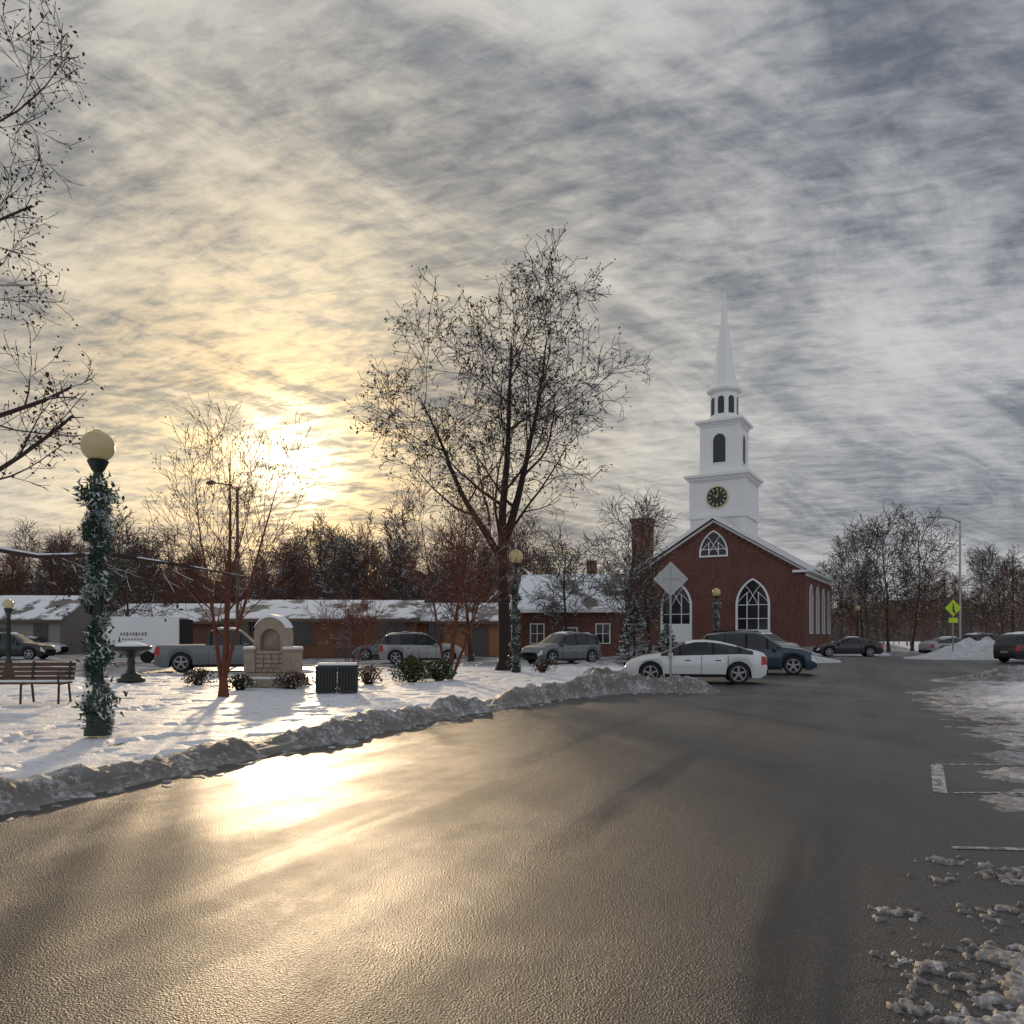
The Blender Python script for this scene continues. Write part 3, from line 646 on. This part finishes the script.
mb=MB(); mb.box((-13.2,9,2.6),(9.2,9,5.8)); mb.prism([(-4.6,0),(4.6,0),(0,2.6)],(-13.2,4.5,5.5),(1,0,0),(0,0,1),(0,9,0)); mb.box((-9.7,6.5,7),(2.0,1.6,14.4)); mb.box((-9.7,6.5,14.3),(2.3,1.9,.4)); mb.obj('annex_walls','brick',ch)
mb=MB()
for s_ in (-1,1): mb.prism([(s_*5.1,-.27),(0,2.62),(0,2.85),(s_*5.1,-.04)],(-13.2,4.1,5.5),(1,0,0),(0,0,1),(0,9.8,0))
mb.obj('annex_roof','roofsnow',ch)
mb=MB()
for x in (-16,-13.2,-10.4): gothic(mb,x,1.2,1.2,2.6,cy=4.5,mull=False,fr=.1)
mb.obj('annex_windows',['white','darkglass'],ch)
# ------------------------------------------------------------------ houses & low buildings
def house(name,loc,rz,w,d,ev,rg,wall,roof='roofsnow',ridge='x',wins=3,chim=None,door=True,trim='white',big=False):
    e=empty(name,loc,rz); mb=MB()
    if ridge=='x':
        mb.prism([(-d/2,-.2),(d/2,-.2),(d/2,ev),(0,rg),(-d/2,ev)],(-w/2,0,0),(0,1,0),(0,0,1),(w,0,0))
    else: mb.prism([(-w/2,-.2),(w/2,-.2),(w/2,ev),(0,rg),(-w/2,ev)],(0,-d/2,0),(1,0,0),(0,0,1),(0,d,0))
    if chim: mb.box(chim,(.8,.8,2.4))
    mb.obj('walls',wall,e)
    rf=MB(); h=(d if ridge=='x' else w)/2; s2=(rg-ev)/h; o=.4
    for s_ in (-1,1):
        pts=[(s_*(h+o),ev-o*s2+.02),(0,rg+.02),(0,rg+.2),(s_*(h+o),ev-o*s2+.2)]
        if ridge=='x': rf.prism(pts,(-w/2-.4,0,0),(0,1,0),(0,0,1),(w+.8,0,0))
        else: rf.prism(pts,(0,-d/2-.4,0),(1,0,0),(0,0,1),(0,d+.8,0))
    rf.obj('roof',roof,e)
    tr=MB()
    if ridge=='x': tr.box((0,-d/2-o-.04,ev-o*s2+.0),(w+.84,.06,.22))
    tr.obj('fascia',trim,e)
    wn=MB()
    for i in range(wins):
        x=-w/2+w*(i+.5)/wins; ww,wh=(1.8,1.5) if big else (.95,1.4); isd=door and i==wins//2
        z=1.05 if isd else 1.0+wh/2
        if isd: ww,wh=1.0,2.1
        wn.box((x,-d/2-.03,z),(ww+.18,.06,wh+.16),0); wn.box((x,-d/2-.064,z),(ww,.02,wh),1 if not isd else 2)
        if not isd: wn.box((x,-d/2-.08,z),(.06,.02,wh),0); wn.box((x,-d/2-.0805,z),(ww,.022,.05),0)
        if ev>4.5: wn.box((x,-d/2-.03,z+2.7),(1.1,.06,1.5),0); wn.box((x,-d/2-.064,z+2.7),(.85,.02,1.3),1)
    wn.obj('windows_and_door',[trim,'darkglass','roofdark'],e)
    return e
house('brick_house',(4.9,62,0),R(-8),7.5,7,3.7,6.3,'brick',ridge='x',wins=3,chim=(1.5,1,6.4))
house('brick_house',(1.5,72,0),R(-8),6,8,4.6,7.4,'brick',ridge='y',wins=2,door=False)
house('low_building',(-13.2,57,0),R(3),12.5,9,2.7,4.0,'tan',wins=4,big=True,trim='browntrim')
house('low_building',(-3.8,60,0),R(-2),6.6,8,2.6,3.9,'orange',wins=2,trim='browntrim')
house('low_building',(-27,66,0),R(4),11,8,2.7,4.1,'tan',wins=3,trim='browntrim')
house('low_building',(-43,66,0),R(4),12,8,2.9,4.8,'greywall',wins=4,trim='browntrim')
# box trailer
e=empty('box_trailer',(-21.2,45,0),R(4)); mb=MB(); mb.box((0,0,1.55),(4.1,2.1,2.0)); mb.obj('body','white',e,bevel=.06)
mb=MB(); mb.box((0,0,.5),(4.2,2.12,.1)); mb.box((-2.6,0,.5),(1.2,.1,.08))
for x in (.2,1.0):
    for y in (-.95,.95): mb.tube([(x,y-.12,.35),(x,y+.12,.35)],[.35,.35],16)
for x in (-2.06,2.06): mb.box((x,0,1.5),(.04,2.14,2.05))
mb.obj('chassis','underbody',e)
mb=MB()
for i in range(9): mb.box((-1.2+.17*i,-1.06,1.65),(.10,.012,.14+.05*(i%3)))
for i in range(7): mb.box((-1.1+.17*i,-1.06,1.35),(.11,.012,.08))
mb.obj('lettering','greywall',e)
mb=MB(); mb.box((0,0,2.6),(4.0,2.0,.08)); mb.obj('snow','snowcap',e,bevel=.03)
# ------------------------------------------------------------------ vehicles
PROF={
'sedan':dict(L=4.6,w=.91,top=[(0,.80),(.012,.99),(.06,1.06),(.13,1.13),(.22,1.26),(.32,1.37),(.42,1.42),(.50,1.41),(.57,1.34),(.65,1.17),(.735,.99),(.86,.90),(.95,.76),(.985,.62),(1,.5)],belt=[(0,.93),(.2,.97),(.5,.93),(.74,.90),(1,.7)],pil=[.19,.375,.60],wr=.34,wx=(.2,.81),g=(.10,.735),gw=.21),
'suv':dict(L=4.7,w=.95,top=[(0,.85),(.012,1.12),(.05,1.46),(.09,1.62),(.3,1.72),(.5,1.70),(.56,1.63),(.64,1.38),(.72,1.12),(.88,1.04),(.96,.9),(1,.6)],belt=[(0,1.06),(.4,1.04),(.72,1.01),(1,.8)],pil=[.10,.25,.43,.60],wr=.37,wx=(.19,.81),g=(.02,.72),gw=.17),
'pickup':dict(L=5.5,w=1.0,top=[(0,.9),(.01,1.16),(.385,1.17),(.39,1.5),(.41,1.8),(.47,1.88),(.6,1.86),(.64,1.76),(.74,1.25),(.93,1.17),(.985,1.05),(1,.7)],belt=[(0,1.12),(.4,1.14),(.74,1.14),(1,.95)],pil=[.42,.53,.64],wr=.4,wx=(.2,.82),g=(.385,.735),gw=.17)}
def car(name,kind,paint,loc,rz,snow=0):
    P=PROF[kind]; L=P['L']; w0=P['w']; e=empty(name,loc,rz)
    N=110; xs=[i/N for i in range(N+1)]
    it=lambda k_,x: float(np.interp(x,[q[0] for q in P[k_]],[q[1] for q in P[k_]]))
    ts=[it('top',x) for x in xs]; top=[(ts[max(i-1,0)]+2*ts[i]+ts[min(i+1,N)])/4 for i in range(N+1)]
    rings=[];info=[]
    for i,f in enumerate(xs):
        zt=top[i]; zb=min(it('belt',f),zt-.03); endt=min(f,1-f)
        w=w0*(1-.20*max(0,1-endt/.10)**2.0-.03*max(0,1-endt/.3)); x=(f-.5)*L
        zlow=.2+.12*max(0,1-endt/.05); z0=zlow
        for wx in P['wx']:
            dx=abs(x-(wx-.5)*L); ra=P['wr']+.06
            if dx<ra: z0=max(z0,P['wr']+math.sqrt(ra*ra-dx*dx))
        gh=max(0,min(1,(zt-zb)/.42)); wr_=w*(.94-P['gw']*gh)
        half=[(0,zlow+.08),(w*.8,min(z0,zlow+.08) if z0<=zlow+.01 else zlow+.08),(w*.965,z0),(w,max(z0+.02,.45*z0+.55*zb)),(w*.985,zb-.05*(zb-z0)),(w*.955,zb),(wr_,zt-.045*gh-.01),(wr_*.88,zt-.008*gh),(wr_*.45,zt+.015),(0,zt+.025)]
        full=[(x,-y,z) for y,z in half]+[(x,y,z) for y,z in half[::-1][1:-1]]
        rings.append(full); info.append((zt,zb,gh))
    n=len(rings[0]); V=[v for r_ in rings for v in r_]; F=[];MI=[]
    for i in range(N):
        f=(i+.5)/N; gh=min(info[i][2],info[i+1][2]); slope=abs(info[i+1][0]-info[i][0])/(L/N)
        for j in range(n):
            jj=(j+1)%n; F.append((i*n+j,i*n+jj,(i+1)*n+jj,(i+1)*n+j))
            s_=j if j<9 else 17-j
            mi=0; ing=P['g'][0]<f<P['g'][1]
            if s_==5 and ing and gh>.2: mi=2 if any(abs(f-q)<.008 for q in P['pil']) else 1
            if s_>=6 and ing and slope>.30 and gh>.12 and (f>.45 or kind!='pickup'): mi=1
            if s_<=1: mi=2
            if s_==3 and f>.95: mi=3
            if s_==3 and f<.05: mi=4
            MI.append(mi)
    F.append(tuple(range(n))); MI.append(0); F.append(tuple(N*n+j for j in range(n))); MI.append(2)
    me=MB(); me.v=V; me.f=F; me.m=MI
    ob=me.obj('body',[paint,'darkglass','underbody','light','tail'],e,smooth=True)
    mod=ob.modifiers.new('es','EDGE_SPLIT'); mod.split_angle=R(38)
    ib=MB(); ib.box((0,0,.5),(L*.86,w0*1.55,.42)); ib.obj('underbody','underbody',e)
    wh=MB(); rm=MB(); r_=P['wr']
    for wx in P['wx']:
        for s_ in (-1,1):
            x=(wx-.5)*L; y=s_*(w0-.12)
            def ringy(prof,mb,mi=0):
                nn=24; vs=[];k2=len(prof)
                for rad,yy in prof:
                    for j in range(nn):
                        a=2*math.pi*j/nn; vs.append((x+rad*math.cos(a),y+s_*yy,r_+rad*math.sin(a)))
                fs=[(i*nn+j,i*nn+(j+1)%nn,(i+1)*nn+(j+1)%nn,(i+1)*nn+j) for i in range(k2-1) for j in range(nn)]+[tuple(range(nn)),tuple((k2-1)*nn+j for j in range(nn))]
                mb.add(vs,fs,mi)
            ringy([(r_*.97,-.11),(r_,-.07),(r_,.07),(r_*.97,.1),(r_*.72,.11),(r_*.70,.05)],wh)
            ringy([(r_*.16,.05),(r_*.14,.095)],rm)
            for k_ in range(5):
                a=k_*2*math.pi/5+.3
                rm.box((x+math.cos(a)*r_*.38,y+s_*.075,r_+math.sin(a)*r_*.38),(r_*.6,.03,r_*.19),ry=-a)
            nn=24; vs=[]
            for rad,yy in ((r_*.72,.06),(r_*.72,.112),(r_*.64,.112),(r_*.64,.06)):
                for j in range(nn):
                    a=2*math.pi*j/nn; vs.append((x+rad*math.cos(a),y+s_*yy,r_+rad*math.sin(a)))
            rm.add(vs,[(i*nn+j,i*nn+(j+1)%nn,((i+1)%4)*nn+(j+1)%nn,((i+1)%4)*nn+j) for i in range(4) for j in range(nn)])
    wh.obj('tyres','tyre',e); rm.obj('rims','rim',e)
    dt=MB(); fx=(P['g'][1]-.5)*L-.3; zb=it('belt',P['g'][1]-.06)
    for s_ in (-1,1):
        dt.box((fx,s_*(w0+.08),zb+.05),(.14,.18,.12),0)
        for hx in ([.34,.55] if kind!='pickup' else [.46,.58]): dt.box(((hx-.5)*L,s_*(w0*.99),zb-.14),(.18,.03,.03),1)
        for sx in ([.27,.455,.665] if kind!='pickup' else [.40,.535,.69]): dt.box(((sx-.5)*L,s_*(w0-.004),.62),(.012,.012,.62),1)
        dt.box((0,s_*(w0*.985),.27),(L*.42,.03,.1),1)
        if kind=='suv': dt.tube([(-.32*L,s_*w0*.62,1.74),(-.1*L,s_*w0*.62,1.77),(.03*L,s_*w0*.62,1.74)],[.02]*3,5,1)
    dt.box((L/2-.03,0,.55),(.06,1.1,.22),1); dt.box((-L/2+.0,0,.62),(.04,.5,.13),2); dt.box((-L/2+.02,0,.38),(.08,1.4,.16),1)
    dt.obj('fittings',[paint,'underbody','metal'],e,bevel=.01)
    if snow:
        sn=MB()
        a,b2={'sedan':(.34,.52),'suv':(.1,.53),'pickup':(.44,.6)}[kind]
        K=14; vs=[]
        for i in range(K+1):
            f=a+(b2-a)*i/K; zt=it('top',f)
            for j in range(7):
                y=(j/6-.5)*2*w0*.6; edge=(1 if 0<j<6 and 0<i<K else 0); vs.append(((f-.5)*L,y,zt+.015+edge*(.04+.02*math.sin(i*1.7+j))))
        sn.add(vs,[(i*7+j,i*7+j+1,(i+1)*7+j+1,(i+1)*7+j) for i in range(K) for j in range(6)]); sn.obj('snow','snowcap',e,smooth=True)
car('parked_car','sedan','paint_white',(6.1,25.9,.004),R(171),0)
car('parked_suv','suv','paint_teal',(10.1,31.9,.004),R(-18),0)
car('parked_suv','suv','paint_grey',(2.75,42.5,.004),R(218),1)
car('parked_suv','suv','paint_silver',(-5.1,43.2,.004),R(10),1)
car('pickup_truck','pickup','paint_grey',(-12.8,34.2,.004),R(14),1)
car('parked_car','sedan','paint_black',(24.9,57,.004),R(168),1)
car('parked_car','sedan','paint_silver',(33.8,59,.004),R(8),1)
car('parked_suv','suv','paint_black',(30.4,44.5,.004),R(15),1)
car('parked_suv','suv','paint_red',(39.3,57,.004),R(10),1)
car('parked_car','sedan','paint_silver',(46,70,.004),R(15),1)
car('parked_suv','suv','paint_grey',(41,66,.004),R(5),1)
car('parked_car','sedan','paint_white',(14.0,47,.004),R(-20),1)
car('parked_suv','suv','paint_silver',(18.2,55,.004),R(-60),1)
car('parked_car','sedan','paint_white',(-38.5,62,.004),R(5),1)
car('parked_suv','suv','paint_black',(-32.5,50,.004),R(5),1)
car('parked_car','sedan','paint_grey',(-8,50,.004),R(185),1)
# ------------------------------------------------------------------ world
az=R(-16.1); el=R(12.3)
sd=Vector((math.sin(az)*math.cos(el),math.cos(az)*math.cos(el),math.sin(el)))
w=bpy.data.worlds.new('World'); scene.world=w; w.use_nodes=True; t=NT(w.node_tree)
try: w.cycles.sampling_method='MANUAL'; w.cycles.sample_map_resolution=512
except Exception as ex: print(ex)
bg=t.n['Background']; bg.inputs['Strength'].default_value=.1
sky=t.node('ShaderNodeTexSky'); sky.sky_type='NISHITA'; sky.sun_disc=False; sky.sun_elevation=el; sky.sun_rotation=az; sky.air_density=1.2; sky.dust_density=1.5
d=t.node('ShaderNodeTexCoord').outputs['Generated']
sp=t.node('ShaderNodeSeparateXYZ',{0:d}); zc=t.math('MAXIMUM',sp.outputs[2],0.0); zd=t.math('ADD',zc,.16)
pv=t.node('ShaderNodeCombineXYZ',{0:t.math('DIVIDE',sp.outputs[0],zd),1:t.math('DIVIDE',sp.outputs[1],zd),2:0.0}).outputs[0]
a1=t.mapping(pv,(.8,1.0,1),(0,0,R(-28)),(3.1,1.7,0)); big=t.noise(a1,1.0,4,.5,.4)
a2=t.mapping(t.mapping(pv,(1,1,1),(0,0,R(-38))),(.65,1.8,1),(0,0,0),(0,4,0)); med=t.noise(a2,2.2,8,.64,.6)
a3=t.mapping(t.mapping(pv,(1,1,1),(0,0,R(15))),(1.0,2.2,1)); rip=t.noise(a3,10,5,.66,.3)
dens=t.math('ADD',t.math('MULTIPLY',big,.38),t.math('ADD',t.math('MULTIPLY',med,.44),t.math('MULTIPLY',rip,.26)))
lit=t.ramp(dens,(.36,.69,0,1))
dot=t.node('ShaderNodeVectorMath',{0:t.node('ShaderNodeVectorMath',{0:d},operation='NORMALIZE').outputs[0],1:tuple(sd)},operation='DOT_PRODUCT').outputs['Value']
dp=t.math('MAXIMUM',dot,0.0)
core=t.math('POWER',dp,900.0); halo=t.math('POWER',dp,260.0); mid=t.math('POWER',dp,50.0); wide=t.math('POWER',dp,12.0)
c=t.mix(lit,(1.15,1.35,1.75),(5.8,5.85,5.95))
cw=t.mix(lit,(1.7,1.75,1.9),(9.8,8.5,5.9))
c=t.mix(t.math('MINIMUM',t.math('MULTIPLY',wide,1.1),1.0),c,cw)
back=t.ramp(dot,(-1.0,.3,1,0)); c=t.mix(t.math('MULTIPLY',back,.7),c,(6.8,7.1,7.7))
hz=t.math('POWER',t.math('SUBTRACT',1.0,zc),12.0); c=t.mix(t.math('MULTIPLY',hz,.45),c,t.mix(wide,(5.2,5.1,4.8),(9.6,5.8,2.5)))
gap=t.math('MULTIPLY',t.ramp(med,(.32,.42,1,0)),.25); c=t.mix(gap,c,sky.outputs[0])
def addc(c,f,col):
    nd=t.node('ShaderNodeMix',data_type='RGBA',blend_type='ADD'); nd.inputs[0].default_value=1
    t.l.new(c,nd.inputs[6]); sc=t.node('ShaderNodeVectorMath',{0:col},operation='SCALE'); t.l.new(f,sc.inputs['Scale']); t.l.new(sc.outputs[0],nd.inputs[7]); return nd.outputs[2]
wn=t.math('ADD',t.math('MULTIPLY',med,.55),t.math('MULTIPLY',rip,.5))
shade=t.ramp(wn,(.45,.60,.10,1.0)); veil=t.ramp(wn,(.44,.56,.16,1.0))
c=addc(c,t.math('MULTIPLY',mid,shade),(5.0,2.4,.1)); c=addc(c,t.math('MULTIPLY',halo,shade),(9.,5.5,1.8))
c=addc(c,t.math('MULTIPLY',core,veil),(40.,34.,23.))
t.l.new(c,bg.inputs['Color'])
s_=bpy.data.lights.new('sun','SUN'); s_.energy=2.7; s_.angle=R(1.5); s_.color=(1,.74,.46)
so=bpy.data.objects.new('sun',s_); COL.objects.link(so); so.rotation_euler=sd.to_track_quat('Z','Y').to_euler()
cd=bpy.data.cameras.new('camera'); cd.lens=27; cd.sensor_width=36; cd.shift_y=.12; cd.clip_end=3000
co=bpy.data.objects.new('camera',cd); COL.objects.link(co); co.location=(0,0,1.6); co.rotation_euler=(R(90),0,0); scene.camera=co
scene.view_settings.view_transform='Standard'; scene.view_settings.look='None'; scene.view_settings.exposure=0
